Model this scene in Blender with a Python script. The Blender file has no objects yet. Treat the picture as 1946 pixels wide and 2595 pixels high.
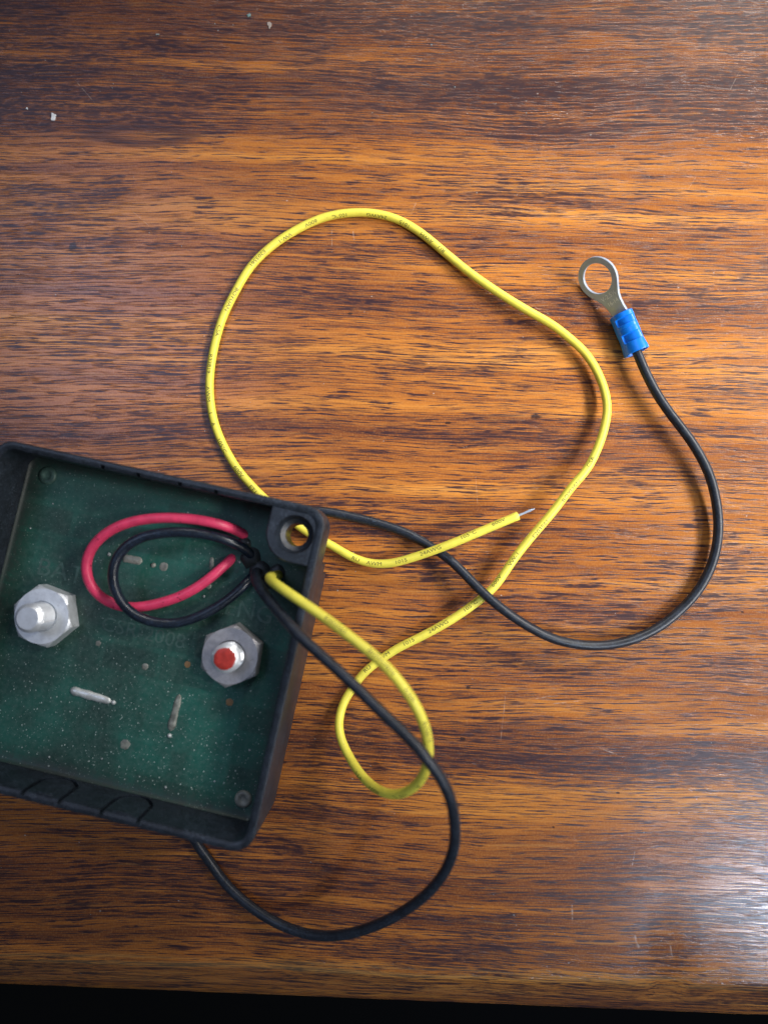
import bpy, bmesh, math, random
import numpy as np
from mathutils import Vector, Matrix, noise

SC = bpy.context.scene
COL = SC.collection
MM = 0.001
rng = random.Random(7)

# ------------------------------------------------------------------ camera
cam_d = bpy.data.cameras.new('camera')
cam = bpy.data.objects.new('camera', cam_d)
COL.objects.link(cam)
R = (Matrix.Rotation(0.06, 3, 'X') @ Matrix.Rotation(0.0189, 3, 'Y') @ Matrix.Rotation(0.012, 3, 'Z'))
cam.matrix_world = Matrix.Translation((0, 0, 0.183)) @ R.to_4x4()
cam_d.sensor_fit = 'VERTICAL'
cam_d.sensor_height = 36
cam_d.lens = 24.94
cam_d.clip_start = 0.005
cam_d.clip_end = 20
cam_d.dof.use_dof = True
cam_d.dof.focus_distance = 0.181
cam_d.dof.aperture_fstop = 6.0
SC.camera = cam
SC.unit_settings.system = 'METRIC'

# ------------------------------------------------------------------ light
SC.view_settings.view_transform = 'Standard'
SC.view_settings.look = 'None'
SC.view_settings.exposure = 0
SC.view_settings.gamma = 1
w = bpy.data.worlds.new('World')
SC.world = w
w.use_nodes = True
w.node_tree.nodes['Background'].inputs[0].default_value = (0.72, 0.84, 1.0, 1)
w.node_tree.nodes['Background'].inputs[1].default_value = 0.075

def area(name, loc, aim, sx, sy, power, col, spread=180):
    d = bpy.data.lights.new(name, 'AREA')
    d.shape = 'RECTANGLE'
    d.size, d.size_y = sx, sy
    d.energy = power
    d.color = col
    d.spread = math.radians(spread)
    o = bpy.data.objects.new(name, d)
    COL.objects.link(o)
    o.location = loc
    o.rotation_euler = (Vector(aim) - Vector(loc)).to_track_quat('-Z', 'Y').to_euler()
    return o
# arc of lamps added from the right to the far side to soften shadows
for az, r, p in ((-28, .70, .074), (-2, .66, .090), (26, .69, .090), (60, .98, .068), (88, .84, .038)):
    a = math.radians(az)
    area('added_key_light', (0.03 + r * math.cos(a), 0.03 + r * math.sin(a), 0.55), (0.066, 0.064, 0), 0.19, 0.19, p, (1.0, 0.96, 0.91), 16)
area('corner_window_light', (0.665, -0.605, 0.98), (0.104, -0.094, 0), 0.22, 0.15, 0.066, (0.66, 0.80, 1.0), 12)
area('far_window_light', (-0.46, 0.34, 0.95), (-0.06, 0.030, 0), 0.56, 0.54, 0.125, (0.54, 0.66, 1.0), 30)

# ------------------------------------------------------------------ helpers
def link(name, me, mat=None, parent=None, smooth=True):
    if mat is not None:
        for m in (mat if isinstance(mat, (list, tuple)) else [mat]):
            me.materials.append(m)
    if smooth:
        for p in me.polygons:
            p.use_smooth = True
    o = bpy.data.objects.new(name, me)
    COL.objects.link(o)
    if parent:
        o.parent = parent
    return o

def mesh_from(verts, faces):
    me = bpy.data.meshes.new('mesh')
    me.from_pydata([tuple(c * MM for c in v) for v in verts], [], faces)
    me.validate()
    me.update()
    return me

def autosmooth(o, ang=35):
    bm = bmesh.new()
    bm.from_mesh(o.data)
    for e in bm.edges:
        if len(e.link_faces) == 2 and e.calc_face_angle(0) > math.radians(ang):
            e.smooth = False
    bm.to_mesh(o.data)
    bm.free()

def rrect(hx, hy, r, z, n=8, cx=0, cy=0):
    pts = []
    for (sx, sy, a0) in ((1, 1, 0), (-1, 1, 90), (-1, -1, 180), (1, -1, 270)):
        for k in range(n + 1):
            a = math.radians(a0 + 90 * k / n)
            pts.append((cx + sx * (hx - r) + r * math.cos(a), cy + sy * (hy - r) + r * math.sin(a), z))
    return pts

def loft(loops, cap0=True, cap1=True):
    n = len(loops[0])
    V = [p for l in loops for p in l]
    Fc = []
    for i in range(len(loops) - 1):
        for j in range(n):
            k = (j + 1) % n
            Fc.append((i * n + j, i * n + k, (i + 1) * n + k, (i + 1) * n + j))
    if cap0:
        Fc.append(tuple(reversed(range(n))))
    if cap1:
        Fc.append(tuple(range((len(loops) - 1) * n, len(loops) * n)))
    return V, Fc

def circ(r, z, n=40, cx=0, cy=0, a0=0):
    return [(cx + r * math.cos(a0 + 2 * math.pi * k / n), cy + r * math.sin(a0 + 2 * math.pi * k / n), z) for k in range(n)]

def smooth_path(P, step=1.0, sig=2.0):
    P = np.array(P, float)
    s = np.r_[0, np.cumsum(np.linalg.norm(np.diff(P, axis=0), axis=1))]
    n = max(int(s[-1] / step), 4)
    t = np.linspace(0, s[-1], n + 1)
    m = len(P)
    T = np.empty_like(P)
    T[1:-1] = (P[2:] - P[:-2]) / (s[2:] - s[:-2])[:, None]
    T[0] = (P[1] - P[0]) / (s[1] - s[0])
    T[-1] = (P[-1] - P[-2]) / (s[-1] - s[-2])
    i = np.clip(np.searchsorted(s, t, side='right') - 1, 0, m - 2)
    h = s[i + 1] - s[i]
    x = ((t - s[i]) / h)[:, None]
    h = h[:, None]
    Q = (2*x**3-3*x**2+1)*P[i] + (x**3-2*x**2+x)*h*T[i] + (-2*x**3+3*x**2)*P[i+1] + (x**3-x**2)*h*T[i+1]
    r = int(3 * sig)
    k = np.arange(-r, r + 1)
    w_ = np.exp(-.5 * (k / sig) ** 2)
    w_ /= w_.sum()
    Z = np.vstack([2*Q[0] - Q[1:r+1][::-1], Q, 2*Q[-1] - Q[-r-1:-1][::-1]])
    return np.array([w_ @ Z[j:j + len(k)] for j in range(len(Q))])

def frames(Q):
    T = np.gradient(Q, axis=0)
    T /= np.linalg.norm(T, axis=1)[:, None]
    # rotation minimising frame, blended towards the vertical when possible
    up = np.array([0, 0, 1.0]) - T * T[:, 2:3]
    nrm = np.linalg.norm(up, axis=1)
    U = np.empty_like(Q)
    prev = None
    for i in range(len(Q)):
        if nrm[i] > 0.25 or prev is None and nrm[i] > 1e-3:
            u = up[i] / nrm[i]
        else:
            u = prev if prev is not None else np.array([1.0, 0, 0])
            u = u - T[i] * (u @ T[i])
            u /= np.linalg.norm(u)
        prev = u
        U[i] = u
    Lf = np.cross(U, T)
    return T, U, Lf

def tube(P, r, n=16, step=0.8, sig=2.5, wob=0.0, cap=0.25):
    Q = smooth_path(P, step, sig)
    T, U, Lf = frames(Q)
    loops = []
    m = len(Q)
    def ring(i, rr, off=0.0):
        c = Q[i] + T[i] * off
        f = 1 + wob * noise.noise(Vector((i * 0.13, r * 9, 1.7)))
        return [tuple(c + rr * f * (math.cos(a) * U[i] + math.sin(a) * Lf[i])) for a in [2 * math.pi * k / n for k in range(n)]]
    loops.append(ring(0, r * (1 - cap), -0.01))
    for i in range(m):
        loops.append(ring(i, r))
    loops.append(ring(m - 1, r * (1 - cap), cap * r))
    V, Fc = loft(loops)
    return mesh_from(V, Fc), Q

def lathe(prof, n=40, cx=0, cy=0):
    return loft([circ(r, z, n, cx, cy) for r, z in prof])

# ------------------------------------------------------------------ materials
class NT:
    def __init__(self, name):
        self.m = bpy.data.materials.new(name)
        self.m.use_nodes = True
        self.t = self.m.node_tree
        self.b = self.t.nodes['Principled BSDF']
        self.tc = self.t.nodes.new('ShaderNodeTexCoord')
    def n(self, typ, **kw):
        nd = self.t.nodes.new(typ)
        for k, v in kw.items():
            setattr(nd, k, v)
        return nd
    def l(self, a, b):
        self.t.links.new(a, b)
    def val(self, x, sock):
        if isinstance(x, (int, float)):
            sock.default_value = x
        elif isinstance(x, (tuple, list)):
            sock.default_value = tuple(x) if len(x) == len(sock.default_value) else tuple(x) + (1,)
        else:
            self.l(x, sock)
    def math(self, op, a, b=0.0, clamp=False):
        nd = self.n('ShaderNodeMath', operation=op, use_clamp=clamp)
        self.val(a, nd.inputs[0]); self.val(b, nd.inputs[1])
        return nd.outputs[0]
    def mix(self, f, a, b, blend='MIX'):
        nd = self.n('ShaderNodeMix', data_type='RGBA', blend_type=blend)
        nd.clamp_factor = True
        self.val(f, nd.inputs[0]); self.val(a, nd.inputs[6]); self.val(b, nd.inputs[7])
        return nd.outputs[2]
    def ramp(self, x, stops, interp='LINEAR'):
        nd = self.n('ShaderNodeValToRGB')
        cr = nd.color_ramp
        cr.interpolation = interp
        while len(cr.elements) < len(stops):
            cr.elements.new(0.5)
        for e, (p, c) in zip(cr.elements, stops):
            e.position = p
            e.color = (c, c, c, 1) if isinstance(c, (int, float)) else tuple(c) + (1,)
        self.l(x, nd.inputs[0])
        return nd.outputs[0]
    def mapr(self, x, a, b, c=0.0, d=1.0, smooth=True):
        nd = self.n('ShaderNodeMapRange')
        nd.interpolation_type = 'SMOOTHSTEP' if smooth else 'LINEAR'
        self.val(x, nd.inputs[0])
        for i, v in enumerate((a, b, c, d)):
            nd.inputs[1 + i].default_value = v
        return nd.outputs[0]
    def coord(self, scale, offset=(0, 0, 0), src=None):
        # object coordinates counted in millimetres, then scaled
        mp = self.n('ShaderNodeMapping')
        mp.inputs['Location'].default_value = offset
        k = 1000.0 if src is None else 1.0
        mp.inputs['Scale'].default_value = tuple(s * k for s in scale)
        self.l(self.tc.outputs['Object'] if src is None else src, mp.inputs[0])
        return mp.outputs[0]
    def noise(self, vec, scale=1, detail=2, rough=0.5, dist=0.0):
        nd = self.n('ShaderNodeTexNoise')
        self.l(vec, nd.inputs['Vector'])
        nd.inputs['Scale'].default_value = scale
        nd.inputs['Detail'].default_value = detail
        nd.inputs['Roughness'].default_value = rough
        nd.inputs['Distortion'].default_value = dist
        return nd.outputs[0]
    def voro(self, vec, scale=1, feature='F1', rand=1.0):
        nd = self.n('ShaderNodeTexVoronoi', feature=feature)
        self.l(vec, nd.inputs['Vector'])
        nd.inputs['Scale'].default_value = scale
        nd.inputs['Randomness'].default_value = rand
        return nd
    def bump(self, h, dist_mm, strength=1.0, prev=None):
        nd = self.n('ShaderNodeBump')
        nd.inputs['Distance'].default_value = dist_mm * MM
        nd.inputs['Strength'].default_value = strength
        self.l(h, nd.inputs['Height'])
        if prev is not None:
            self.l(prev, nd.inputs['Normal'])
        return nd.outputs[0]
    def set(self, **kw):
        for k, v in kw.items():
            self.val(v, self.b.inputs[k.replace('_', ' ')])
        return self

def mat_wood():
    t = NT('varnished_wood')
    base = t.coord((1, 1, 1))
    # wandering grain: shift the across-grain coordinate
    warp = t.noise(t.coord((.0055, .012, .012)), 1, 2, .5)
    warp2 = t.noise(t.coord((.035, .10, .10)), 1, 2, .5)
    dy = t.math('ADD', t.math('MULTIPLY', t.math('SUBTRACT', warp, .5), 13), t.math('MULTIPLY', t.math('SUBTRACT', warp2, .5), 1.5))
    cb = t.n('ShaderNodeCombineXYZ')
    t.l(dy, cb.inputs[1])
    add = t.n('ShaderNodeVectorMath', operation='ADD')
    t.l(base, add.inputs[0]); t.l(cb.outputs[0], add.inputs[1])
    P = add.outputs[0]
    C = lambda sx, sy, off=(0, 0, 0): t.coord((sx, sy, sy), off, P)
    sepP = t.n('ShaderNodeSeparateXYZ'); t.l(P, sepP.inputs[0])
    # growth-ring character across the board: close dark figure or open pale figure
    prof = [(-96, .54), (-84, .60), (-76, .50), (-67, .57), (-58, .43), (-48, .66), (-40, .52), (-30, .43), (-23, .57), (-12, .47), (-2, .53), (6, .54), (14, .44), (22.5, .50), (30, .60), (39, .41), (45, .55), (52, .47), (60, .44), (67, .56), (76, .49), (84, .53), (89.5, .45), (95.5, .52), (104, .41), (110, .43), (114, .64), (122, .67), (130, .63), (137, .58), (143, .66)]
    figure = t.ramp(t.mapr(sepP.outputs[1], -110, 150, 0, 1, False), [((y + 110) / 260, v) for y, v in prof])
    figure = t.math('SUBTRACT', figure, .5)
    lined = t.mapr(sepP.outputs[1], 104, 116)
    band = t.noise(C(.0035, .07, (3, 1, 0)), 1, 3, .6)
    blot = t.noise(C(.014, .28, (7, 2, 0)), 1, 3, .6)
    tone = t.math('ADD', t.math('MULTIPLY', band, .55), t.math('MULTIPLY', blot, .45))
    tone = t.math('SUBTRACT', tone, t.math('MULTIPLY', figure, .65))
    col = t.ramp(tone, [(.32, (.13, .039, .020)), (.42, (.27, .084, .023)), (.50, (.44, .147, .028)), (.60, (.62, .238, .042)), (.70, (.70, .32, .08))])
    red = t.mapr(t.noise(C(.004, .045, (11, 5, 0)), 1, 2), .50, .66)
    col = t.mix(t.math('MULTIPLY', red, .40), col, (.22, .066, .026))
    # medium streaks along the grain
    st = t.noise(C(.022, .95, (1, 9, 0)), 1, 4, .65)
    col = t.mix(t.mapr(st, .50, .72, 0, .55), col, (.15, .050, .024))
    col = t.mix(t.mapr(st, .44, .28, 0, .45), col, (.58, .29, .085))
    # fine fibre
    fb = t.noise(C(.07, 3.4, (4, 3, 0)), 1, 3, .65)
    col = t.mix(t.mapr(fb, .50, .72, 0, .55), col, (.09, .036, .028))
    # ribbon fleck across the grain
    fl = t.noise(t.coord((2.3, 1.7, 1.7)), 1, 2, .5)
    col = t.mix(t.mapr(fl, .42, .70, 0, .16), col, (.74, .38, .12))
    # dark pore dashes, crowded in some zones
    crowd = t.noise(C(.014, .065, (2, 8, 0)), 1, 3, .6)
    crowd = t.math('ADD', t.math('MULTIPLY', t.math('SUBTRACT', crowd, .52), .45), t.math('MULTIPLY', figure, .40))
    d1 = t.math('ADD', t.noise(C(.055, 1.9, (5, 5, 0)), 1, 2, .5, .12), crowd)
    d2 = t.math('ADD', t.noise(C(.11, 3.0, (8, 1, 0)), 1, 2, .55, .12), crowd)
    d3 = t.math('ADD', t.noise(C(.016, 2.6, (1, 14, 0)), 1, 3, .6, .08), t.math('ADD', t.math('MULTIPLY', crowd, .5), t.math('MULTIPLY', lined, .055)))
    d4 = t.math('ADD', t.noise(C(.085, 2.3, (21, 4, 0)), 1, 2, .5, .15), t.math('MULTIPLY', crowd, -.25))
    m1 = t.mapr(d1, .555, .595); m2 = t.mapr(d2, .56, .60); m3 = t.mapr(d3, .58, .63); m4 = t.mapr(d4, .575, .615)
    m = t.math('MAXIMUM', t.math('MAXIMUM', m1, t.math('MULTIPLY', m2, .9)), t.math('MAXIMUM', t.math('MULTIPLY', m3, .8), m4))
    brk = t.mapr(t.noise(C(.30, 1.4, (3, 3, 0)), 1, 2, .6), .28, .55, .35, 1)
    m = t.math('MULTIPLY', m, brk)
    col = t.mix(t.math('MULTIPLY', m, .95), col, (.030, .014, .022))
    # knot eye
    kn = t.n('ShaderNodeVectorMath', operation='DISTANCE')
    t.l(t.coord((.060, .30, .0001), (4.32, -33.2, 0)), kn.inputs[0])
    kd = t.math('ADD', kn.outputs['Value'], t.math('MULTIPLY', t.math('SUBTRACT', st, .5), .9))
    kring = t.math('MULTIPLY', t.mapr(kd, 1.15, .75), t.mapr(kd, .15, .6, .35, 1))
    col = t.mix(t.math('MULTIPLY', kring, .72), col, (.05, .022, .024))
    # pale sapwood line along the worn front edge
    sep = t.n('ShaderNodeSeparateXYZ'); t.l(base, sep.inputs[0])
    ey = t.math('ADD', sep.outputs[1], t.math('MULTIPLY', t.math('SUBTRACT', warp2, .5), 2.5))
    sap = t.math('MULTIPLY', t.mapr(ey, -101.2, -102.6), t.mapr(ey, -105.2, -104.2))
    sap = t.math('MULTIPLY', sap, t.mapr(t.noise(C(.012, 1.0, (0, 3, 0)), 1, 3, .6), .44, .56))
    col = t.mix(t.math('MULTIPLY', sap, .28), col, (.40, .26, .10))
    # pits, small knots and scratches of the worn surface
    wob = t.math('SUBTRACT', t.noise(t.coord((.7, .9, .9)), 1, 3, .6), .5)
    pits = None
    for (px, py, rx, ry) in ((35.0, 36.9, 1.5, .8), (12.3, 34.6, .9, .45), (18.9, -33.2, .7, .45), (17.8, -46, .8, .45), (-14, 63, .8, .35), (57, -58, .5, .3), (48, 21, .5, .3), (-88.5, 79.5, 1.2, 1.5), (88, -12, .5, .3), (41, -67, .5, .3), (84, 66, .6, .3)):
        dn = t.n('ShaderNodeVectorMath', operation='LENGTH')
        t.l(t.coord((1 / rx, 1 / ry, .00001), (-px / rx, -py / ry, 0)), dn.inputs[0])
        f = t.mapr(t.math('ADD', dn.outputs['Value'], t.math('MULTIPLY', wob, 1.6)), 1.1, .55)
        pits = f if pits is None else t.math('MAXIMUM', pits, f)
    col = t.mix(t.math('MULTIPLY', pits, .88), col, (.022, .012, .014))
    scr = None
    for (px, py, ang, ln, wd) in ((-19.5, 83, 92, 9, .10), (-13.8, 84, 100, 3, .12), (-88, 123, -48, 12, .09), (46, -88, 92, 6, .16), (62, -94, 110, 4, .22), (70.5, -96, 100, 3.5, .2), (28, -40, 85, 14, .07), (61, -74, 80, 5, .10), (55, -48, -18, 5, .12), (44, -36, 8, 8, .12), (38, -35, 12, 5, .10), (2, 92, 70, 5, .07), (75, 100, 60, 5, .07), (86, 128, 65, 7, .08), (-70, 87, -40, 9, .07), (36, 65, -25, 6, .07), (20, 18, 95, 10, .06), (-5, 45, 80, 4, .06), (80, 46, 15, 5, .07), (-62, 104, 30, 4, .07)):
        ca, sa = math.cos(math.radians(ang)), math.sin(math.radians(ang))
        mp = t.n('ShaderNodeVectorMath', operation='DOT_PRODUCT'); t.l(base, mp.inputs[0]); mp.inputs[1].default_value = (ca, sa, 0)
        mq = t.n('ShaderNodeVectorMath', operation='DOT_PRODUCT'); t.l(base, mq.inputs[0]); mq.inputs[1].default_value = (-sa, ca, 0)
        a = t.math('ABSOLUTE', t.math('SUBTRACT', mp.outputs['Value'], px * ca + py * sa))
        b = t.math('ABSOLUTE', t.math('ADD', t.math('SUBTRACT', mq.outputs['Value'], -px * sa + py * ca), t.math('MULTIPLY', wob, .35)))
        f = t.math('MULTIPLY', t.mapr(a, ln * .5, ln * .3), t.mapr(b, wd * 1.6, wd * .4))
        scr = f if scr is None else t.math('MAXIMUM', scr, f)
    scr = t.math('MULTIPLY', scr, t.mapr(wob, -.12, .1))
    col = t.mix(t.math('MULTIPLY', scr, .38), col, (.62, .50, .40))
    # dust and tiny pale scuffs
    sv = t.voro(t.coord((.16, .22, .22)), 1)
    spk = t.math('MULTIPLY', t.mapr(sv.outputs['Distance'], .045, .02), t.mapr(t.noise(t.coord((.03, .03, .03), (9, 9, 9)), 1, 1), .45, .6))
    col = t.mix(t.math('MULTIPLY', spk, .6), col, (.62, .60, .56))
    t.set(Base_Color=col)
    rough = t.math('ADD', .16, t.math('MULTIPLY', m, .10))
    rough = t.math('ADD', rough, t.math('MULTIPLY', t.noise(t.coord((.02, .03, .03)), 1, 3), .12))
    t.set(Roughness=rough, Specular_IOR_Level=.5)
    fine = t.noise(C(.25, 1.8, (6, 6, 0)), 1, 3, .6)
    orange_peel = t.noise(t.coord((.45, .7, .7)), 1, 2, .5)
    m = t.math('ADD', m, t.math('MULTIPLY', t.math('ADD', scr, pits), .7))
    h = t.math('SUBTRACT', t.math('ADD', t.math('MULTIPLY', fine, .35), t.math('MULTIPLY', orange_peel, .40)), t.math('MULTIPLY', m, .6))
    t.l(t.bump(h, .09, .33), t.b.inputs['Normal'])
    return t.m

def mat_simple(name, col, rough=.5, metal=0.0, spots=None, bump=None, coat=0, var=.15, scale=.4, dust=0.0, dustcol=(.35, .35, .36)):
    t = NT(name)
    nz = t.noise(t.coord((scale,) * 3), 1, 4, .6)
    c = t.mix(t.mapr(nz, .3, .7), tuple(x * (1 - var) for x in col), tuple(min(1, x * (1 + var)) for x in col))
    r = t.math('ADD', rough - .08, t.math('MULTIPLY', nz, .16))
    if dust:
        dz = t.noise(t.coord((2.2,) * 3, (3, 3, 3)), 1, 3, .7)
        pz = t.noise(t.coord((.18,) * 3, (8, 3, 1)), 1, 3, .6)
        f = t.math('MULTIPLY', t.math('MULTIPLY', t.mapr(dz, .45, .75), t.mapr(pz, .35, .7, .25, 1)), dust)
        c = t.mix(f, c, dustcol)
    if spots:
        sc, th, sc_col, amt = spots
        sz = t.noise(t.coord((sc,) * 3, (5, 1, 2)), 1, 3, .6)
        c = t.mix(t.mapr(sz, th, th + .08, 0, amt), c, sc_col)
    t.set(Base_Color=c, Roughness=r, Metallic=metal, Coat_Weight=coat)
    if bump:
        t.l(t.bump(t.noise(t.coord((bump[0],) * 3), 1, 3, .6), bump[1], bump[2]), t.b.inputs['Normal'])
    return t.m

def mat_resin():
    t = NT('dusty_green_resin')
    a = t.noise(t.coord((.050, .050, .050)), 1, 3, .55)
    b = t.noise(t.coord((.16, .16, .16), (4, 4, 4)), 1, 3, .6)
    col = t.ramp(t.math('ADD', t.math('MULTIPLY', a, .75), t.math('MULTIPLY', b, .25)),
                 [(.36, (.007, .032, .025)), (.50, (.006, .066, .048)), (.64, (.005, .115, .084))])
    # copper pours showing darker through the solder mask
    bw = t.n('ShaderNodeTexBrick')
    t.l(t.coord((.035, .035, .035), (.3, .1, 0)), bw.inputs['Vector'])
    bw.inputs['Scale'].default_value = 1.0
    bw.inputs['Mortar Size'].default_value = .03
    bw.inputs['Mortar Smooth'].default_value = .6
    bw.inputs['Color1'].default_value = (.35, .35, .35, 1)
    bw.inputs['Color2'].default_value = (1, 1, 1, 1)
    bw.inputs['Mortar'].default_value = (1, 1, 1, 1)
    col = t.mix(.45, col, t.mix(1.0, col, bw.outputs[0], 'MULTIPLY'))
    film = t.noise(t.coord((.9, .9, .9), (2, 2, 2)), 1, 4, .7)
    col = t.mix(t.mapr(film, .35, .80, .08, .30), col, (.16, .24, .22))
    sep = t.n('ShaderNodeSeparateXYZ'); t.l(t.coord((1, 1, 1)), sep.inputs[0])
    lowd = t.mapr(t.math('ADD', sep.outputs[1], t.math('MULTIPLY', t.math('SUBTRACT', b, .5), 40)), 15, -38, .35, 1)
    for sc, r0, amt, off in ((1.2, .24, .9, 0), (2.0, .26, .65, 5), (.55, .12, .95, 9)):
        v = t.voro(t.coord((sc * 1.25, sc, sc), (off, off, off)), 1)
        pick = t.n('ShaderNodeSeparateColor'); t.l(v.outputs['Color'], pick.inputs[0])
        rad = t.math('MULTIPLY', t.math('POWER', pick.outputs[0], 2.5), r0)
        f = t.math('MULTIPLY', t.mapr(t.math('SUBTRACT', rad, v.outputs['Distance']), -.02, .05), lowd)
        col = t.mix(t.math('MULTIPLY', f, amt), col, (.55, .64, .60))
    # shade beside the case walls, painted dark into the resin colour
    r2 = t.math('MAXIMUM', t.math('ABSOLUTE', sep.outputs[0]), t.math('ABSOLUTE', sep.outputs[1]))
    wall_shade = t.math('MULTIPLY', t.mapr(t.math('ADD', r2, t.math('MULTIPLY', t.math('SUBTRACT', film, .5), 5)), 32.5, 37), .75)
    col = t.mix(wall_shade, col, (.018, .017, .018))
    t.set(Base_Color=col, Roughness=t.math('ADD', .33, t.math('MULTIPLY', film, .3)), Specular_IOR_Level=.4)
    t.l(t.bump(t.noise(t.coord((.5, .5, .5)), 1, 3, .6), .12, .35), t.b.inputs['Normal'])
    return t.m

M_WOOD = mat_wood()
M_CASE = mat_simple('black_plastic', (.013, .018, .027), .40, dust=.50, dustcol=(.13, .17, .23), bump=(1.2, .07, .4), var=.35)
M_RESIN = mat_resin()
M_YEL = mat_simple('yellow_insulation', (.90, .81, .095), .42, var=.06, spots=(.9, .68, (.30, .22, .03), .5), dust=.12, dustcol=(.35, .30, .10))
M_BLK = mat_simple('black_insulation', (.012, .016, .025), .40, var=.3, dust=.45, dustcol=(.10, .145, .21), bump=(1.1, .06, .35))
M_BLKJ = mat_simple('black_jumper_insulation', (.008, .013, .024), .32, var=.3, dust=.38, dustcol=(.07, .13, .24), bump=(.8, .12, .5))
M_RED = mat_simple('red_insulation', (.74, .052, .140), .40, var=.12, spots=(.8, .64, (.04, .008, .015), .8))
M_STEEL = mat_simple('zinc_plated_steel', (.84, .88, .93), .42, .45, var=.08, scale=.8, spots=(.5, .68, (.28, .27, .26), .5), bump=(1.5, .03, .3))
M_STUD = mat_simple('bright_stud_steel', (.84, .88, .93), .34, .5, var=.06, scale=.8)
M_STEEL_DIM = mat_simple('zinc_plated_steel_dim', (.50, .49, .51), .45, .60, var=.10, scale=.9, spots=(.6, .66, (.22, .20, .20), .5), bump=(1.5, .03, .3))  # nut steel darkened in colour for the nut that reflects less window light
M_TIN = mat_simple('tinned_copper', (.45, .53, .64), .40, .35, var=.08, scale=.6)
M_SOLD = mat_simple('solder_under_resin', (.24, .25, .22), .5, .2, var=.4, scale=.5, dust=.35, dustcol=(.05, .07, .06))
M_SOLDB = mat_simple('bright_solder', (.66, .69, .68), .40, .4, var=.3, scale=.35, dust=.3, dustcol=(.10, .12, .11))
M_RUST = mat_simple('amber_flux', (.26, .15, .065), .5, 0, var=.25, dust=.3, dustcol=(.03, .06, .05))
M_PAINT = mat_simple('red_paint', (.42, .035, .025), .45, 0, var=.2, scale=.9, spots=(1.2, .68, (.5, .2, .18), .4), bump=(1.6, .08, .4))
M_BLUE = mat_simple('blue_vinyl', (.003, .21, .90), .34, 0, var=.06, bump=(.5, .05, .2))
M_INK = mat_simple('grey_ink', (.12, .10, .03), .6, 0, var=.3, scale=1.5)
M_SILK = mat_simple('faded_silkscreen', (.050, .105, .090), .5, 0, var=.3, scale=.8)
M_FLAKE = mat_simple('white_paint_flake', (.86, .89, .92), .6, 0, var=.05)
M_BEIGE = mat_simple('beige_paint_flake', (.42, .36, .32), .6, 0, var=.1)
M_TEAL = mat_simple('teal_paint_flake', (.22, .36, .36), .6, 0, var=.2)
M_CRUMB = mat_simple('pale_crumb', (.32, .36, .37), .6, 0, var=.3)
M_GLUE = mat_simple('dark_sealant', (.010, .014, .014), .45, 0, var=.3, scale=1, dust=.4, dustcol=(.10, .11, .10))
M_FLOOR = mat_simple('dark_floor', (.006, .006, .007), .8, 0, var=.2, scale=.02)
M_ENGR = mat_simple('stamped_mark', (.85, .90, .95), .4, .2, var=.05)

# ------------------------------------------------------------------ setting
fl = mesh_from([(-3000, -3000, -740), (3000, -3000, -740), (3000, 3000, -740), (-3000, 3000, -740)], [(0, 1, 2, 3)])
o = link('floor', fl, M_FLOOR, smooth=False)
o['kind'] = 'structure'

def build_table():
    # cross-section (y, z) swept along the grain; the worn front edge slopes away
    prof = [(520, 0), (300, 0), (120, 0), (0, 0), (-80, 0), (-102.6, 0), (-103.8, -.12), (-104.7, -.5), (-105.6, -1.1), (-109.3, -3.5), (-113.3, -6.1), (-114.6, -7.4), (-115, -9), (-115, -27), (-113, -29), (520, -29)]
    xs = [-480] + [-160 + 4 * k for k in range(81)] + [480]
    V, Fc = [], []
    n = len(prof)
    for x in xs:
        for (y, z) in prof:
            d = 0
            if -112 < y < -102:      # small chips and unevenness along the arris
                d = .35 * noise.noise(Vector((x * .05, y * .08, 2))) + .18 * noise.noise(Vector((x * .3, y * .3, 7)))
                g = math.exp(-((x - 69.5) / 5.0) ** 2)      # flat nick in the edge
                d -= g * (.9 if y > -107 else .5)
            V.append((x, y, z + (d if z < -.05 else min(d, 0) * .3 if -104 < y < -102 else 0)))
    for i in range(len(xs) - 1):
        for j in range(n):
            k = (j + 1) % n
            Fc.append((i * n + j, (i + 1) * n + j, (i + 1) * n + k, i * n + k))
    Fc.append(tuple(range(n)))
    Fc.append(tuple(reversed(range((len(xs) - 1) * n, len(xs) * n))))
    o = link('wooden_tabletop', mesh_from(V, Fc), M_WOOD)
    autosmooth(o, 30)
    o.rotation_euler = (0, 0, -0.0155)
    o['label'] = 'varnished orange brown hardwood table top with dark grain under everything'
    o['category'] = 'table'
    return o
table = build_table()

# ------------------------------------------------------------------ module
BOX = bpy.data.objects.new('electronic_module', None)
COL.objects.link(BOX)
YAW, TILT = -0.2036, -0.0206
HW, HL, HT, POT = 38.9, 38.4, 24.25, 11.2
BOX.location = (-60.64 * MM, -20.02 * MM, (0.3 + HW * math.sin(0.0206)) * MM)
BOX.rotation_euler = (Matrix.Rotation(YAW, 3, 'Z') @ Matrix.Rotation(TILT, 3, 'Y')).to_euler()
BOX['label'] = 'open black plastic module with resin covered green circuit board and attached wires'
BOX['category'] = 'electronic module'

def boolean(target, cutter_meshes, op='DIFFERENCE'):
    for me in cutter_meshes:
        c = bpy.data.objects.new('cutter', me)
        COL.objects.link(c)
        md = target.modifiers.new('b', 'BOOLEAN')
        md.operation = op
        md.object = c
        md.solver = 'EXACT'
        bpy.context.view_layer.update()
        dg = bpy.context.evaluated_depsgraph_get()
        new = bpy.data.meshes.new_from_object(target.evaluated_get(dg))
        target.modifiers.clear()
        target.data = new
        bpy.data.objects.remove(c)

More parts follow.
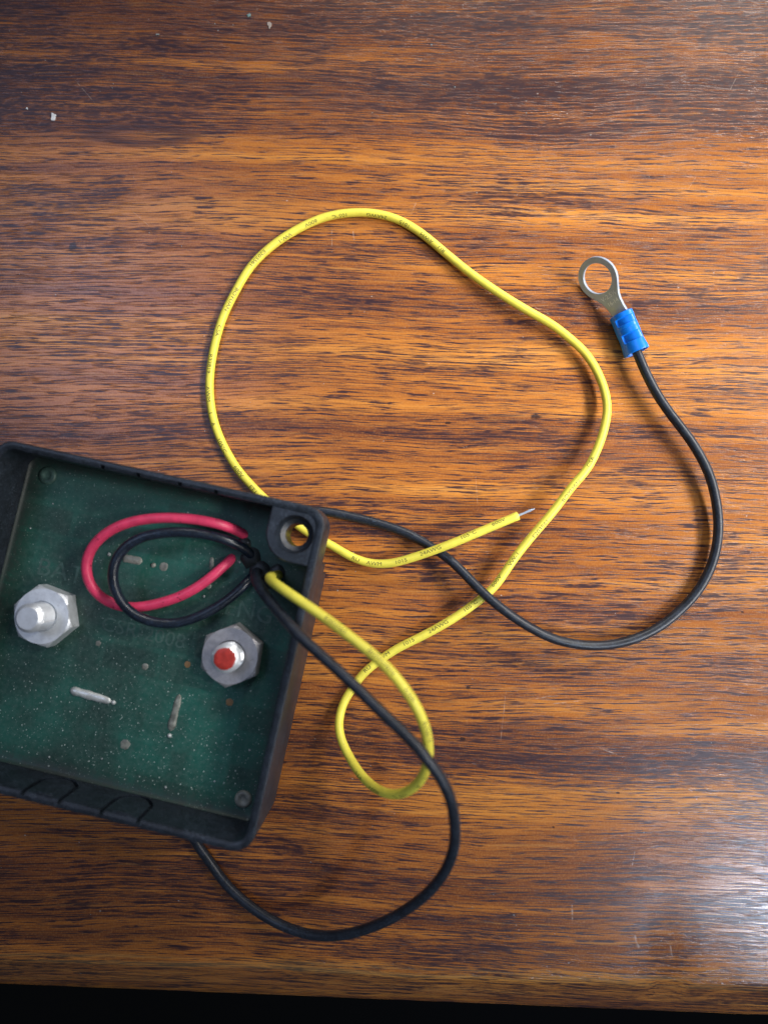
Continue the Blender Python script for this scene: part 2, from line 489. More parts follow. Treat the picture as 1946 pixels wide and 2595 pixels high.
def boxmesh(x0, x1, y0, y1, z0, z1):
    V = [(x, y, z) for z in (z0, z1) for (x, y) in ((x0, y0), (x1, y0), (x1, y1), (x0, y1))]
    return mesh_from(V, [(3, 2, 1, 0), (4, 5, 6, 7), (0, 1, 5, 4), (1, 2, 6, 5), (2, 3, 7, 6), (3, 0, 4, 7)])

HX, HY = 32.6, 31.4        # screw hole in the corner lug
def build_case():
    rc = 4.6
    wl = 1.55
    loops = [rrect(HW - .5, HL - .5, rc, 1.2), rrect(HW, HL, rc, 1.8), rrect(HW, HL, rc, HT - .45), rrect(HW - .13, HL - .13, rc, HT - .13), rrect(HW - .45, HL - .45, rc - .3, HT),
             rrect(HW - 1.1, HL - 1.1, rc - .9, HT), rrect(HW - 1.75, HL - 1.75, rc - 1.4, HT - .35), rrect(HW - 1.95, HL - 1.95, rc - 1.6, HT - .75), rrect(HW - 2.0, HL - 2.0, rc - 1.7, 9.4)]
    V, Fc = loft(loops)
    case = link('case', mesh_from(V, Fc), M_CASE, None, smooth=False)
    # corner lug
    lug = [(HX + 6.4 * math.cos(a), HY + 6.4 * math.sin(a)) for a in [math.radians(180 + 90 * k / 10) for k in range(11)]]
    lug = [(HX - 6.4, HL - .8)] + lug + [(HW - .8, HY - 6.4), (HW - .8, HL - 2.0), (HW - 2.0, HL - .8)]
    n = len(lug)
    V, Fc = loft([[(x, y, 9.0) for x, y in lug], [(x, y, HT - .9) for x, y in lug], [(HX + (x - HX) * .95, HY + (y - HY) * .95, HT - .55) for x, y in lug]])
    boolean(case, [mesh_from(V, Fc)], 'UNION')
    cut = []
    # stepped screw hole
    V, Fc = loft([circ(2.6, -1, 32, HX, HY), circ(2.6, HT - 3.8, 32, HX, HY), circ(3.6, HT - 3.2, 32, HX, HY), circ(4.25, HT - .7, 32, HX, HY), circ(4.75, HT + .2, 32, HX, HY)])
    cut.append(mesh_from(V, Fc))
    # hollow under the lug
    cut.append(boxmesh(HW - 22, HW + 2, HL - 14.8, HL + 2, -2, 7.4))
    cut.append(boxmesh(HX - 5.4, HW + 2, HY - 5.4, HL + 2, 5, 13.4))
    # outlines of the cable knock-outs in the two walls
    for sy in (-1, 1):
        for kx in (-9.05, 9.05):
            pts = [(kx - 4.2, HT + 1)] + [(kx - 4.2, HT - 2 - 1.0 * k) for k in range(5)]
            pts += [(kx + 4.2 * math.cos(a), HT - 6.4 + 4.2 * math.sin(a) * 1.25) for a in [math.radians(180 + 12 * k) for k in range(16)]]
            pts += [(kx + 4.2, HT - 2 - 1.0 * k) for k in reversed(range(5))] + [(kx + 4.2, HT + 1)]
            y0, y1 = sy * (HL - 1.05), sy * (HL - 3.2)
            loops = []
            for i, (x, z) in enumerate(pts):
                p0 = pts[max(i - 1, 0)]; p1 = pts[min(i + 1, len(pts) - 1)]
                tx, tz = p1[0] - p0[0], p1[1] - p0[1]
                l = math.hypot(tx, tz)
                nx, nz = -tz / l * .46, tx / l * .46
                loops.append([(x - nx, y0, z - nz), (x + nx, y0, z + nz), (x + nx, y1, z + nz), (x - nx, y1, z - nz)])
            V, Fc = loft(loops)
            me = mesh_from(V, Fc)
            bm = bmesh.new(); bm.from_mesh(me); bmesh.ops.recalc_face_normals(bm, faces=bm.faces); bm.to_mesh(me); bm.free()
            cut.append(me)
    boolean(case, cut)
    me = case.data
    for p in me.polygons:
        p.use_smooth = True
    autosmooth(case, 28)
    case.data.materials.clear()
    case.data.materials.append(M_CASE)
    case.parent = BOX
    return case
build_case()
for sx_, sy_ in ((-1, 1), (-1, -1)):
    V, Fc = lathe([(2.6, 0.0), (3, .3), (3, 1.3)], 20, sx_ * 33, sy_ * 32)
    link('foot', mesh_from(V, Fc), M_CASE, BOX)
# low half-round tabs inside the rim of the near wall
for kx in (-9.05, 9.05):
    arc = [(kx + 3.7 * math.cos(a), -HL + 1.0 + 1.25 * math.sin(a)) for a in [math.pi * k / 12 for k in range(13)]]
    V, Fc = loft([[(x, y, HT - 2.2) for x, y in arc], [(x, y, HT - .75) for x, y in arc], [(x, y - .15, HT - .55) for x, y in arc]])
    o = link('rim_tab', mesh_from(V, Fc), M_CASE, BOX)
    autosmooth(o, 40)

def build_board():
    def outline(t, z):
        a, b, rc = HW - 2.03 - t, HL - 2.03 - t, max(2.6 - t * .5, 1)
        pts = [(a, HY - 6.35 - t)]
        pts += [(HX + (6.35 + t) * math.cos(q), HY + (6.35 + t) * math.sin(q)) for q in [math.radians(270 - 9 * k) for k in range(11)]]
        pts += [(HX - 6.35 - t, b)]
        for (sx, sy, a0) in ((-1, 1, 90), (-1, -1, 180), (1, -1, 270)):
            pts += [(sx * (a - rc) + rc * math.cos(math.radians(a0 + 11.25 * k)), sy * (b - rc) + rc * math.sin(math.radians(a0 + 11.25 * k))) for k in range(9)]
        return [(x, y, z) for x, y in pts]
    V, Fc = loft([outline(0, POT + .8), outline(.3, POT + .35), outline(1.0, POT + .1), outline(2.6, POT)], False, True)
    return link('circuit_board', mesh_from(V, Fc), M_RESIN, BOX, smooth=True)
board = build_board()

# --- studs and nuts
def stud(cx, cy, top, rot, nutmat, studmat, painted):
    nz0, nz1 = POT - .3, POT + 4.5
    af = 6.5
    N = 48
    def hexr(ang):
        a = (ang - rot) % (math.pi / 3) - math.pi / 6
        return af / math.cos(a)
    def hx(z, lim):
        return [(cx + min(hexr(t), lim) * math.cos(t), cy + min(hexr(t), lim) * math.sin(t), z) for t in [2 * math.pi * k / N + rot for k in range(N)]]
    loops = [hx(nz0, 9), hx(nz1 - 1.0, 9), hx(nz1 - .7, 7.5), hx(nz1 - .35, 7.0), hx(nz1, 6.5), [(cx + 3.7 * math.cos(2 * math.pi * k / N + rot), cy + 3.7 * math.sin(2 * math.pi * k / N + rot), nz1) for k in range(N)],
             [(cx + 3.3 * math.cos(2 * math.pi * k / N + rot), cy + 3.3 * math.sin(2 * math.pi * k / N + rot), nz1 - .5) for k in range(N)]]
    V, Fc = loft(loops)
    nut = link('hex_nut', mesh_from(V, Fc), nutmat, BOX)
    autosmooth(nut, 18)
    prof = [(3.0, nz1 - 1.5)]
    z = nz1 - 1.2
    while z < top - 1.5:
        prof += [(2.80, z), (3.33, z + .34), (3.36, z + .48), (2.80, z + .82)]
        z += 0.98
    prof += [(3.3, top - .95), (3.3, top - .75), (2.62, top - .08), (2.5, top)]
    # thread turned as a helix: each vertex climbs one pitch per turn
    n = 40
    loops = []
    for i, (r, zz) in enumerate(prof):
        e = 1 if 0 < i < len(prof) - 5 else 0
        loops.append([(cx + r * math.cos(2 * math.pi * k / n), cy + r * math.sin(2 * math.pi * k / n), zz + e * .98 * (k / n - .5) * .6) for k in range(n)])
    V, Fc = loft(loops)
    s = link('threaded_stud', mesh_from(V, Fc), M_STUD, BOX)
    autosmooth(s, 24)
    if painted:
        n = 36
        def wob(r, zz, q):
            return [(cx + (r + q * noise.noise(Vector((3 * math.cos(2 * math.pi * k / n), 3 * math.sin(2 * math.pi * k / n), 5)))) * math.cos(2 * math.pi * k / n),
                     cy + (r + q * noise.noise(Vector((3 * math.cos(2 * math.pi * k / n), 3 * math.sin(2 * math.pi * k / n), 5)))) * math.sin(2 * math.pi * k / n),
                     zz + q * .6 * noise.noise(Vector((2 * math.cos(2 * math.pi * k / n), 2 * math.sin(2 * math.pi * k / n), 9)))) for k in range(n)]
        V, Fc = loft([wob(2.92, top - .55, .25), wob(2.68, top - .2, .12), wob(2.45, top + .05, .05), wob(1.6, top + .1, .05), wob(.5, top + .11, 0)])
        link('paint_mark', mesh_from(V, Fc), M_PAINT, s)['label'] = 'red paint dabbed on the end of the stud'
    return nut, s
n1, s1 = stud(-22.85, -.2, 21.9, math.radians(51.7), M_STEEL, M_STEEL, False)
n2, s2 = stud(22.85, .6, 20.3, math.radians(33.5), M_STEEL_DIM, M_STEEL, True)

# --- pins holding the board, solder and component leads showing through the resin
def pin(cx, cy, mat, r=1.75):
    V, Fc = lathe([(r + .35, POT - .2), (r + .25, POT + .25), (r, POT + .5), (r * .62, POT + .62), (r * .45, POT + .3), (.25, POT + .2)], 28, cx, cy)
    o = link('rivet', mesh_from(V, Fc), mat, BOX)
    return o
pin(32.6, -31.9, M_SOLD)
pin(-31.9, 32.4, M_SILK, 1.9)

def ridge(name, a, b, r0, r1, mat, hgt=.75, seed=0):
    a = Vector((a[0], a[1], POT - .12)); b = Vector((b[0], b[1], POT - .12))
    d = (b - a); L_ = d.length; d.normalize()
    sd = Vector((-d.y, d.x, 0))
    n, m = 14, 16
    loops = []
    for i in range(m + 1):
        f = i / m
        e = max(.05, 1 - abs(2 * f - 1) ** 7) ** .5
        r = (r0 + (r1 - r0) * f) * e * (1 + .22 * noise.noise(Vector((i * .35, seed, 0))))
        c = a + d * L_ * f
        loops.append([tuple(c + sd * (r * math.cos(t)) + Vector((0, 0, 1)) * (r * hgt * math.sin(t) * (1 + .2 * noise.noise(Vector((i * .5, t, seed)))))) for t in [2 * math.pi * k / n for k in range(n)]])
    V, Fc = loft(loops)
    return link(name, mesh_from(V, Fc), mat, BOX)
ridge('component_lead', (-14.0, -16.5), (-3.4, -17.0), 1.15, .95, M_SOLDB, .7, 1)
ridge('component_lead', (12.2, -11.6), (12.0, -20.6), .8, 1.05, M_SOLD, .6, 2)
ridge('component_lead', (-9.0, 16.9), (-4.0, 17.1), 1.1, .95, M_SOLD, .45, 3)
ridge('component_lead', (12.2, 21.8), (12.9, 18.6), .55, .65, M_SOLD, .5, 4)

def blob(name, x, y, r, h, mat, seed):
    n = 18
    def lp(f, z):
        return [(x + r * f * (1 + .25 * noise.noise(Vector((2 * math.cos(t), 2 * math.sin(t), seed)))) * math.cos(t), y + r * f * (1 + .25 * noise.noise(Vector((2 * math.cos(t), 2 * math.sin(t), seed)))) * math.sin(t), POT - .05 + z) for t in [2 * math.pi * k / n for k in range(n)]]
    V, Fc = loft([lp(1.15, -.1), lp(1, .03), lp(.8, h * .6), lp(.45, h * .95), lp(.12, h)])
    return link(name, mesh_from(V, Fc), mat, BOX)
blob('solder_joint', 2.5, -7.2, .85, .18, M_SOLD, 1)
blob('solder_joint', 2.2, -26.0, 1.25, .2, M_SOLD, 2)
blob('solder_joint', -9.9, -4.3, .7, .14, M_SOLD, 3)
blob('solder_joint', 12.1, -21.6, .55, .6, M_SOLDB, 4)
blob('solder_joint', -2.9, -17.1, .55, .5, M_SOLDB, 5)
blob('solder_joint', -1.25, 16.8, .65, .5, M_SOLD, 6)
blob('solder_joint', 1.3, 17.0, 1.1, .16, M_SOLD, 13)
blob('solder_joint', 13.1, 14.8, .7, .2, M_SOLD, 7)
blob('flux_spot', 12.4, -4.4, .85, .12, M_RUST, 8)
blob('flux_spot', 24.3, -10.8, 1.0, .12, M_RUST, 9)
for i, (x, y, r) in enumerate(((-12.4, 17.0, .62), (12.5, 12.2, .5), (19.0, 22.0, .45), (20.0, 27.0, .5), (31.5, -20.6, .38), (-2.5, -30.5, .35), (14, -33.5, .45), (-15, -33, .4), (25, -29.5, .35), (-29, 26, .3), (-33, 19, .32), (4, 31, .3))):
    r *= .7
    blob('grit', x, y, r, r * 1.1, M_CRUMB, 20 + i)
# dark sealant where the wires come out of the board
for i, (x, y, r, h) in enumerate(((21.5, 23.6, 2.6, .55), (24.3, 21.0, 2.6, .6), (26.8, 19.2, 2.2, .6), (19.0, 26.2, 2.0, .45), (28.5, 21.6, 2.0, .5))):
    blob('sealant', x, y, r, h, M_GLUE, 40 + i)

# --- lettering helper
def text_mesh(s, size, sx=1.0, fine=0):
    cu = bpy.data.curves.new('t', 'FONT')
    cu.body = s
    cu.size = size
    cu.align_x = 'CENTER'
    cu.align_y = 'CENTER'
    cu.resolution_u = 3
    o = bpy.data.objects.new('t', cu)
    COL.objects.link(o)
    bpy.context.view_layer.update()
    me = bpy.data.meshes.new_from_object(o.evaluated_get(bpy.context.evaluated_depsgraph_get()))
    if fine:
        bm = bmesh.new()
        bm.from_mesh(me)
        for _ in range(4):
            long = [e for e in bm.edges if e.calc_length() > fine]
            if not long:
                break
            bmesh.ops.subdivide_edges(bm, edges=long, cuts=1)
            bmesh.ops.triangulate(bm, faces=bm.faces)
        bm.to_mesh(me)
        bm.free()
    V = [(v.co.x * sx, v.co.y) for v in me.vertices]
    Fc = [tuple(p.vertices) for p in me.polygons]
    bpy.data.objects.remove(o)
    bpy.data.meshes.remove(me)
    bpy.data.curves.remove(cu)
    return V, Fc

def silk(s, x, y, size, rot=0.0, sx=1.0):
    V, Fc = text_mesh(s, size, sx)
    c, sn = math.cos(rot), math.sin(rot)
    link('silkscreen_lettering', mesh_from([(x + c * u - sn * v, y + sn * u + c * v, POT + .03) for u, v in V], Fc), M_SILK, board, smooth=False)
silk('BAT', -23.1, 10.3, 6.0, 0, 1.1)
silk('CSR-2008', .2, .4, 4.9, 0, 1.05)
silk('ENG', 24.0, 11.0, 6.0, 0, 1.0)

YELLOW = [(29.15, 21.16, 9.3), (28.64, 20.96, 17.31), (29.2, 20.61, 23.3), (31.66, 19.95, 26.75), (36.4, 18.43, 29.16), (43.5, 16, 31.47), (50.43, 13.3, 33.87), (57.24, 10.33, 35.73), (61.76, 7.23, 35.63), (66.16, 3.09, 34.54), (69.21, -1.37, 32.48), (71.03, -6.04, 29.94), (71.67, -9.92, 27.43), (71.3, -14.28, 24.49), (69.27, -18.2, 21.52), (66.52, -20.46, 19.03), (62.55, -21.31, 15.22), (58.41, -20.35, 10.86), (54.25, -17.87, 5.78), (51.02, -14.41, 2.94), (49.98, -11.19, 0.87), (50.15, -7.15, -0.53), (51.31, -4.26, -1.06), (53.23, 0.41, -1.1), (56.77, 4.87, -1.07), (60.69, 8.95, -0.7), (65.99, 13.23, -0.26), (72.74, 19.37, 0.6), (78.59, 25.94, 0.88), (81.19, 29.66, 1.23), (84.17, 37.19, 1.69), (87.43, 43.85, 2.1), (91.34, 51.07, 2.12), (94.59, 58.16, 2.15), (97.43, 63.01, 1.61), (99.09, 68.98, 1.06), (99.89, 74.93, 0.4), (99.7, 80.19, -0.16), (97.93, 84.78, -0.38), (94.51, 90, -0.65), (90.85, 93.46, -0.66), (85.84, 96.43, -0.67), (81.68, 98.49, -0.53), (76.34, 100.19, -0.35), (69.72, 102.47, -0.14), (59.2, 107.06, -0.41), (50.67, 111.68, -0.65), (43.73, 115.51, -0.71), (37.03, 118, -0.76), (30.76, 118.43, -0.64), (25.3, 117.6, -0.52), (19.16, 115.43, -0.4), (14.56, 112.6, -0.3), (9.37, 108.12, -0.19), (5.29, 103.55, -0.11), (1.54, 97.53, -0.03), (-0.87, 89.97, 0.02), (-2.58, 82.26, 0.05), (-2.88, 73.49, 0.06), (-2.37, 67.71, 0.05), (-1.65, 63.8, 0.03), (-0.37, 59.72, 0.01), (1.63, 55.27, -0.03), (4.11, 51.46, -0.09), (7.33, 47.63, -0.15), (10.89, 44.09, -0.23), (14.54, 41.53, -0.3), (17.66, 39.38, -0.37), (22.42, 36.88, -0.46), (29.26, 33.58, -0.4), (32.95, 32.11, -0.4), (38.46, 30.72, -0.39), (43.76, 28.89, -0.25), (49.28, 28.27, -0.12), (54.31, 29.38, 0.88), (60.08, 32.39, 2.16), (67.55, 37.12, 4.11), (74.77, 42.19, 4.76), (82.47, 47.63, 5.2)]
BARE = [(81.44, 46.91, 5.22), (83.98, 48.75, 5.37), (86.03, 50.18, 5.53)]
BLACK = [(23.68, 20.54, 9.41), (24.14, 20.58, 15.4), (25.48, 19.49, 19.38), (26.95, 18.36, 21.85), (30.04, 16.3, 24.29), (33.27, 14.41, 26.19), (37.99, 11.5, 29.12), (43.98, 8.55, 31.38), (50.41, 5.57, 33.87), (55.89, 2.6, 35.27), (61.06, -0.25, 36.65), (66.04, -3.05, 36.82), (69.9, -5.74, 36.97), (74.02, -9.63, 35), (77.06, -13.62, 33.32), (79.81, -20.53, 28.76), (80.93, -25.35, 25.89), (81.05, -30.04, 23.23), (80.11, -35.18, 20.58), (77.69, -41.26, 17.3), (73.76, -47.37, 14.11), (69.03, -52.86, 10.98), (63.54, -57.47, 8.36), (58.41, -60.4, 6.2), (52.84, -61.99, 4.29), (45.89, -62.39, 1.95), (38.99, -60.78, 0.97), (32.79, -58.23, 0.02), (28.54, -55.43, -0.44), (25.38, -52.41, -0.37), (22.42, -50.22, -0.31), (17.73, -44.75, -0.22), (13.54, -35.74, -0.13), (12.54, -22.92, -0.11), (14.56, -5.24, -0.15), (18.88, 16.19, -0.24), (23.87, 30.73, -0.34), (28.69, 36.99, -0.44), (34.21, 38.82, -0.56), (40.24, 38.89, -0.66), (47.43, 38.81, -0.78), (54.29, 38.23, -0.65), (60.14, 36.93, -0.54), (62.82, 35.86, 0), (68.41, 33.71, 1.49), (73.24, 30.56, 2.58), (78.01, 27.36, 3.69), (84.14, 24.16, 3.57), (91.09, 21.46, 2.49), (98.8, 19.69, 1.36), (106.96, 19.98, 0.11), (110.05, 20.61, -0.37), (116.16, 23.03, -0.82), (122.1, 27.03, -1.3), (126.58, 31.82, -1.71), (130.77, 38.21, -1.8), (133.05, 44.6, -1.84), (133.62, 50.93, -1.55), (132.83, 57.07, -1.24), (130.84, 62.83, -0.78), (128.43, 67.78, -0.35), (125.19, 72.18, -0.09), (121.16, 76.41, 0.2), (116.07, 80.87, 0.31), (111.71, 85, 0.4), (107.51, 90.06, 0.68), (103.87, 95.26, 0.96), (102.12, 98.41, 0.4), (100.71, 100.84, 0.12)]
RED = [(18.89, 28.49, 10), (17.37, 29.33, 13), (14.11, 29.91, 16.5), (8.94, 29.91, 17.66), (3.1, 29.06, 19), (-2.12, 27.68, 18.82), (-6.72, 25.75, 18.66), (-10.63, 22.99, 18.5), (-13.51, 19.42, 17.98), (-14.77, 15.44, 17.5), (-14.39, 12.06, 16.84), (-12.81, 9.17, 16.2), (-10.05, 7.03, 15.5), (-6.46, 6.06, 15.01), (-2.64, 6.23, 14.5), (1.11, 7.56, 14.5), (4.74, 9.37, 14.5), (8.28, 11.55, 14.5), (11.56, 14.5, 14.26), (14.67, 18.17, 14), (16.57, 21.33, 12.5), (17.07, 22.96, 10)]
JUMP = [(22.12, 23.56, 10), (20.21, 25.42, 12.5), (16.64, 26.58, 15.5), (12.88, 26.96, 16.77), (9.28, 26.82, 18), (5.21, 26.15, 18.75), (1.28, 24.97, 19.5), (-2.19, 23.32, 19.76), (-5, 21, 20), (-6.73, 17.94, 20), (-7.17, 14.69, 20), (-6.34, 11.48, 19.75), (-4.67, 8.7, 19.5), (-2.53, 6.45, 18.55), (0.43, 4.84, 17.5), (4.15, 4.36, 16.48), (7.72, 4.77, 15.5), (11.18, 6.28, 14.87), (14.46, 8.59, 14.2), (18.05, 11.92, 13.55), (20.68, 15.22, 13), (22.39, 18.08, 12.3), (22.97, 19.92, 10)]
PRINTED = [('RU', 440.9, -0.09), ('AWM', 445.9, -0.05), ('1015', 452.9, -0.08), ('24AWG', 460.9, 0.15), ('105°C', 470.9, 0.44), ('600V', 478.9, 0.44), ('600V', 171.7, 0.55), ('VW-1', 178.7, 0.11), ('E203561', 188.7, -0.33), ('BOYUAN', 200.8, -0.32), ('CSA', 209.7, 0.21), ('RU', 286.8, 0.15), ('AWM', 291.8, 0.31), ('1015', 298.8, 0.55), ('24AWG', 306.8, 0.88), ('105°C', 316.8, 0.83), ('600V', 324.8, 0.52), ('VW-1', 332.8, 0.64), ('E203561', 341.9, 0.2), ('BOYUAN', 354.9, 0.38), ('CSA', 363.9, 0.25), ('R33819', 372.9, -0.13), ('AWM', 380.9, -0.17), ('I', 385.9, -0.2), ('A', 388.9, -0.23), ('105°C', 394.9, -0.27), ('600V', 402.9, -0.11), ('FT1', 408.9, -0.32), ('E203561', 35.5, 0.25), ('BOYUAN', 47.5, 0.25), ('CSA', 56, 0.25), ('R33819', 65, 0.25), ('AWM', 73, 0.25), ('I', 78, 0.25), ('A', 81, 0.25), ('105°C', 87, 0.25), ('600V', 95, 0.25), ('FT1', 101, 0.25), ('RU', 132, 0.25), ('AWM', 137, 0.25), ('1015', 144.5, 0.25), ('24AWG', 153, 0.25), ('105°C', 162.5, 0.25)]


# --- wires
def wire(name, P, r, mat, parent=BOX, **kw):
    me, Q = tube(P, r, **kw)
    return link(name, me, mat, parent), Q
red_o, _ = wire('red_jumper_wire', RED, 1.2, M_RED, n=18, sig=2.5)
red_o['label'] = 'short red wire looped over the green board'
jb_o, _ = wire('black_jumper_wire', JUMP, 1.15, M_BLKJ, n=18, sig=2.5, wob=.05)
jb_o['label'] = 'short black wire looped over the green board'
bl_o, BQ = wire('black_lead', BLACK, 1.19, M_BLK, n=18, sig=3.0)
bl_o['label'] = 'long black wire ending in a blue sleeved ring terminal'
ye_o, YQ = wire('yellow_lead', YELLOW, 1.08, M_YEL, n=20, step=1.0, sig=2.0, cap=.1)
ye_o['label'] = 'long yellow wire with printed insulation and a stripped end'
BT, BU, BL_ = frames(smooth_path(BARE, .5, 1.0))
BC = smooth_path(BARE, .5, 1.0)
V, Fc = [], []
for k in range(6):
    P = []
    for i in range(len(BC) - (k % 3)):
        a = 2 * math.pi * k / 6 + i * .28
        q = .20 if k else .02
        P.append(BC[i] + q * (math.cos(a) * BU[i] + math.sin(a) * BL_[i]))
    n = 6
    loops = [[tuple(P[i] + .115 * (math.cos(b) * BU[i] + math.sin(b) * BL_[i])) for b in [2 * math.pi * j / n for j in range(n)]] for i in range(len(P))]
    v, f = loft(loops)
    Fc += [tuple(x + len(V) for x in ff) for ff in f]
    V += v
link('bare_conductor', mesh_from(V, Fc), M_TIN, ye_o)

# printing along the yellow insulation
YS = np.r_[0, np.cumsum(np.linalg.norm(np.diff(YQ, axis=0), axis=1))]
YT, YU, YL = frames(YQ)
def on_wire(s, ang, r):
    i = int(np.clip(np.searchsorted(YS, s) - 1, 0, len(YS) - 2))
    f = (s - YS[i]) / (YS[i + 1] - YS[i])
    c = YQ[i] * (1 - f) + YQ[i + 1] * f
    u = YU[i] * (1 - f) + YU[i + 1] * f
    l = YL[i] * (1 - f) + YL[i + 1] * f
    u /= np.linalg.norm(u); l /= np.linalg.norm(l)
    return c + r * (math.cos(ang) * u + math.sin(ang) * l)
for (wd, s0, a0) in PRINTED:
    V, Fc = text_mesh(wd, 1.30, 1.28, .32)
    pts = [tuple(on_wire(s0 + u, max(-.55, min(.95, a0)) + v / 1.08, 1.10)) for u, v in V]
    link('printed_lettering', mesh_from(pts, Fc), M_INK, ye_o, smooth=False)

# --- ring terminal on the black lead (built in table space, then placed under the lead)
INV = BOX.matrix_basis.inverted()
bpy.context.view_layer.update()
INV = BOX.matrix_world.inverted()
TA = Vector((60.6, 52.4, 3.3))         # wire end of the sleeve
TB = Vector((56.6, 62.4, 3.3))         # ring end of the sleeve
RC = Vector((50.4, 71.1, 4.9))         # ring centre
ax = (TB - TA).normalized()
zax = Vector((0, 0, 1))
right = ax.cross(zax).normalized()
tw = math.radians(42)
rr_ = (right * math.cos(tw) + zax * math.sin(tw)).normalized()
upn = rr_.cross(ax).normalized()
def tw_mesh(V, Fc, org, xa, ya, za):
    W_ = [org + xa * x + ya * y + za * z for x, y, z in V]
    W_ = [INV @ (p * MM) / MM for p in W_]
    return mesh_from([tuple(p) for p in W_], Fc)
# sleeve: oval barrel, crimped, flared at the wire end, hollow mouth
L_ = (TB - TA).length
def oval(rx, ry, y, n=32, dent=0):
    return [(rx * math.cos(2 * math.pi * k / n), y, ry * math.sin(2 * math.pi * k / n) * (1 - dent * (math.sin(2 * math.pi * k / n) > .3 and math.cos(2 * math.pi * k / n) > -.45))) for k in range(n)]
prof = [(1.6, 1.3, 2.5), (2.55, 1.95, .6), (2.95, 2.25, .05), (3.2, 2.45, 0), (3.3, 2.55, .25), (3.25, 2.4, 1.2), (3.1, 2.25, 2.2), (3.05, 2.2, 2.9), (3.0, 2.2, 3.05, .24), (3.0, 2.2, 5.0, .24), (3.05, 2.2, 5.2), (3.05, 2.2, 6.4), (3.05, 2.2, 6.6, .05), (3.05, 2.2, 6.8), (3.05, 2.2, 7.5), (3.0, 2.2, 7.65, .2), (3.0, 2.2, 9.3, .2), (3.05, 2.2, 9.5), (3.05, 2.2, L_ - .15), (2.9, 2.05, L_), (2.3, 1.3, L_), (1.8, .9, L_ - 1.0)]
V, Fc = loft([oval(p[0], p[1], p[2], 40, p[3] if len(p) > 3 else 0) for p in prof])
slv = link('insulating_sleeve', tw_mesh(V, Fc, TA, rr_, ax, upn), M_BLUE, bl_o)
slv['label'] = 'blue plastic crimp sleeve'
autosmooth(slv, 25)
# flat ring with tongue
ax2 = (RC - TB).normalized()
rr_r = (right * math.cos(math.radians(58)) + zax * math.sin(math.radians(58))).normalized()
rr2 = (rr_r - ax2 * rr_r.dot(ax2)).normalized()
up2 = rr2.cross(ax2).normalized()
RL = (RC - TB).length
ro, ri, th = 5.5, 3.95, .8
outer = []
a_s = math.radians(-32)
for k in range(41):
    a = a_s + (math.pi - 2 * a_s) * k / 40
    outer.append((ro * math.cos(a), RL + ro * math.sin(a)))
neck = [(-3.75, RL - 4.4), (-2.9, RL - 5.9), (-2.45, RL - 7.4), (-2.25, RL - 9), (-2.25, -.8), (2.25, -.8), (2.25, RL - 9), (2.45, RL - 7.4), (2.9, RL - 5.9), (3.75, RL - 4.4)]
outl = outer + neck
n_o = len(outl)
n_i = 40
inner = [(ri * math.cos(2 * math.pi * k / n_i), RL + ri * math.sin(2 * math.pi * k / n_i)) for k in range(n_i)]
bm = bmesh.new()
def poly_with_hole(z):
    vo = [bm.verts.new((x, y, z)) for x, y in outl]
    vi = [bm.verts.new((x, y, z)) for x, y in inner]
    eo = [bm.edges.new((vo[i], vo[(i + 1) % n_o])) for i in range(n_o)]
    ei = [bm.edges.new((vi[i], vi[(i + 1) % n_i])) for i in range(n_i)]
    bmesh.ops.triangle_fill(bm, use_beauty=True, edges=eo + ei)
    return vo, vi
t0 = poly_with_hole(-th / 2)
t1 = poly_with_hole(th / 2)
for i in range(n_o):
    j = (i + 1) % n_o
    bm.faces.new((t0[0][i], t0[0][j], t1[0][j], t1[0][i]))
for i in range(n_i):
    j = (i + 1) % n_i
    bm.faces.new((t0[1][j], t0[1][i], t1[1][i], t1[1][j]))
bmesh.ops.recalc_face_normals(bm, faces=bm.faces)
V = [tuple(v.co) for v in bm.verts]
bm.verts.index_update()
Fc = [tuple(v.index for v in f.verts) for f in bm.faces]
bm.free()
ring = link('ring_terminal', tw_mesh(V, Fc, TB, rr2, ax2, up2), M_TIN, bl_o)
bv = ring.modifiers.new('bevel', 'BEVEL'); bv.width = .00012; bv.segments = 2; bv.limit_method = 'ANGLE'
autosmooth(ring, 30)
ring['label'] = 'bare metal ring of the terminal'
for s_, x, y, sz in (('V-2.5\u00bd', .1, RL - 5.3, 1.9), ('16-14', .2, RL - 7.2, 1.75)):
    V, Fc = text_mesh(s_, sz * .9, .95)
    link('stamped_lettering', tw_mesh([(x + u, y + v, th / 2 + .02) for u, v in V], Fc, TB, rr2, ax2, up2), M_ENGR, bl_o, smooth=False)

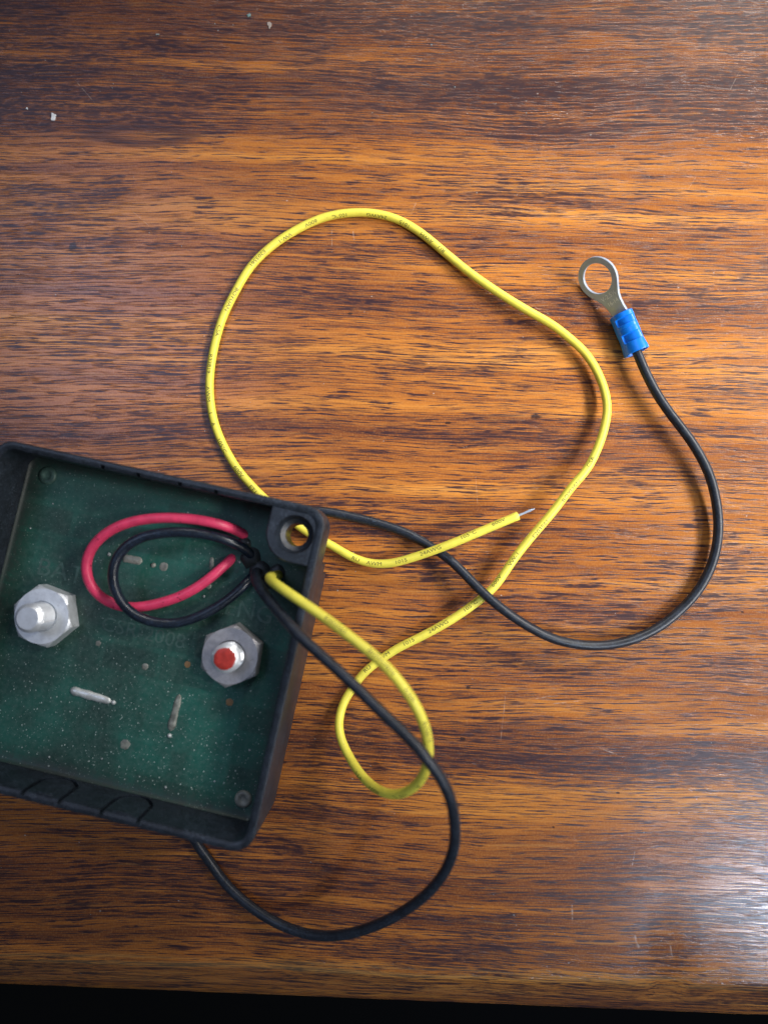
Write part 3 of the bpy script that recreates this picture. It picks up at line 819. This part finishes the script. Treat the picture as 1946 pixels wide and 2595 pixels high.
# ------------------------------------------------------------------ flecks lying on the table
def flake(name, label, pts, x, y, mat, h=.25, sc=1.0):
    cx = sum(p[0] for p in pts) / len(pts); cy = sum(p[1] for p in pts) / len(pts)
    P = [((px - cx) * sc, (py - cy) * sc) for px, py in pts]
    V, Fc = loft([[(a, b, .02) for a, b in P], [(a, b, h * .7) for a, b in P], [(a * .85, b * .85, h) for a, b in P]])
    o = link(name, mesh_from(V, Fc), mat, smooth=False)
    o.location = (x * MM, y * MM, 0)
    o['label'] = label
    o['category'] = 'paint flake'
    return o
flake('paint_flake', 'largest white paint flake on the wood at upper left', [(-.6, 1.1), (-.1, 1.0), (.15, .75), (.7, .6), (.55, .1), (.55, -.7), (.3, -1.05), (-.5, -1.0), (-.65, -.6), (-.5, 0)], -93.9, 116.7, M_FLAKE)
flake('paint_flake', 'beige curled paint flake near the top edge of the wood', [(-.55, .9), (.2, 1.0), (.65, .4), (.6, -.2), (.25, -.5), (.2, -1.0), (-.1, -.9), (-.1, -.2), (-.6, .1)], -36.1, 142.3, M_BEIGE)
flake('paint_flake', 'small teal paint fleck beside the beige flake', [(-.7, .1), (-.2, .25), (.1, .5), (.5, .3), (.4, -.1), (.6, -.5), (.1, -.35), (-.2, -.6), (-.4, -.2)], -41.7, 145.2, M_TEAL)
flake('paint_flake', 'thin oblong pale fleck left of the teal fleck', [(-.5, .12), (.45, .15), (.5, -.15), (-.45, -.2)], -66.4, 139.8, M_CRUMB)
flake('paint_flake', 'tiny white speck just left of the largest white flake', [(-.25, .2), (.15, .25), (.28, -.1), (0, -.3), (-.28, -.1)], -101.2, 119.0, M_FLAKE)
# scattered specks of dust on the wood
V, Fc = [], []
def speck(x, y, r):
    b = len(V)
    n = 6
    ph = rng.random() * 6
    for k in range(n):
        q = r * rng.uniform(.6, 1.2)
        V.append((x + q * math.cos(ph + k * 1.047), y + q * math.sin(ph + k * 1.047), .01))
    V.append((x, y, r * .8))
    for k in range(n):
        Fc.append((b + k, b + (k + 1) % n, b + n))
for x, y, r in ((13.9, 125.2, .35), (-15.1, -9.4, .22), (7.6, 137, .25), (-51, 143, .18), (-50, 141, .2), (-46, 142.6, .18), (-78, 126, .15), (33, 118, .2), (50, 112, .16), (-8, 118, .15), (20, 96, .16)):
    speck(x, y, r)
for _ in range(130):
    speck(rng.uniform(-110, 100), rng.uniform(-95, 148), rng.uniform(.05, .15))
o = link('dust_specks', mesh_from(V, Fc), M_CRUMB, smooth=False)
o['kind'] = 'stuff'
o['label'] = 'fine pale dust specks scattered over the wood'
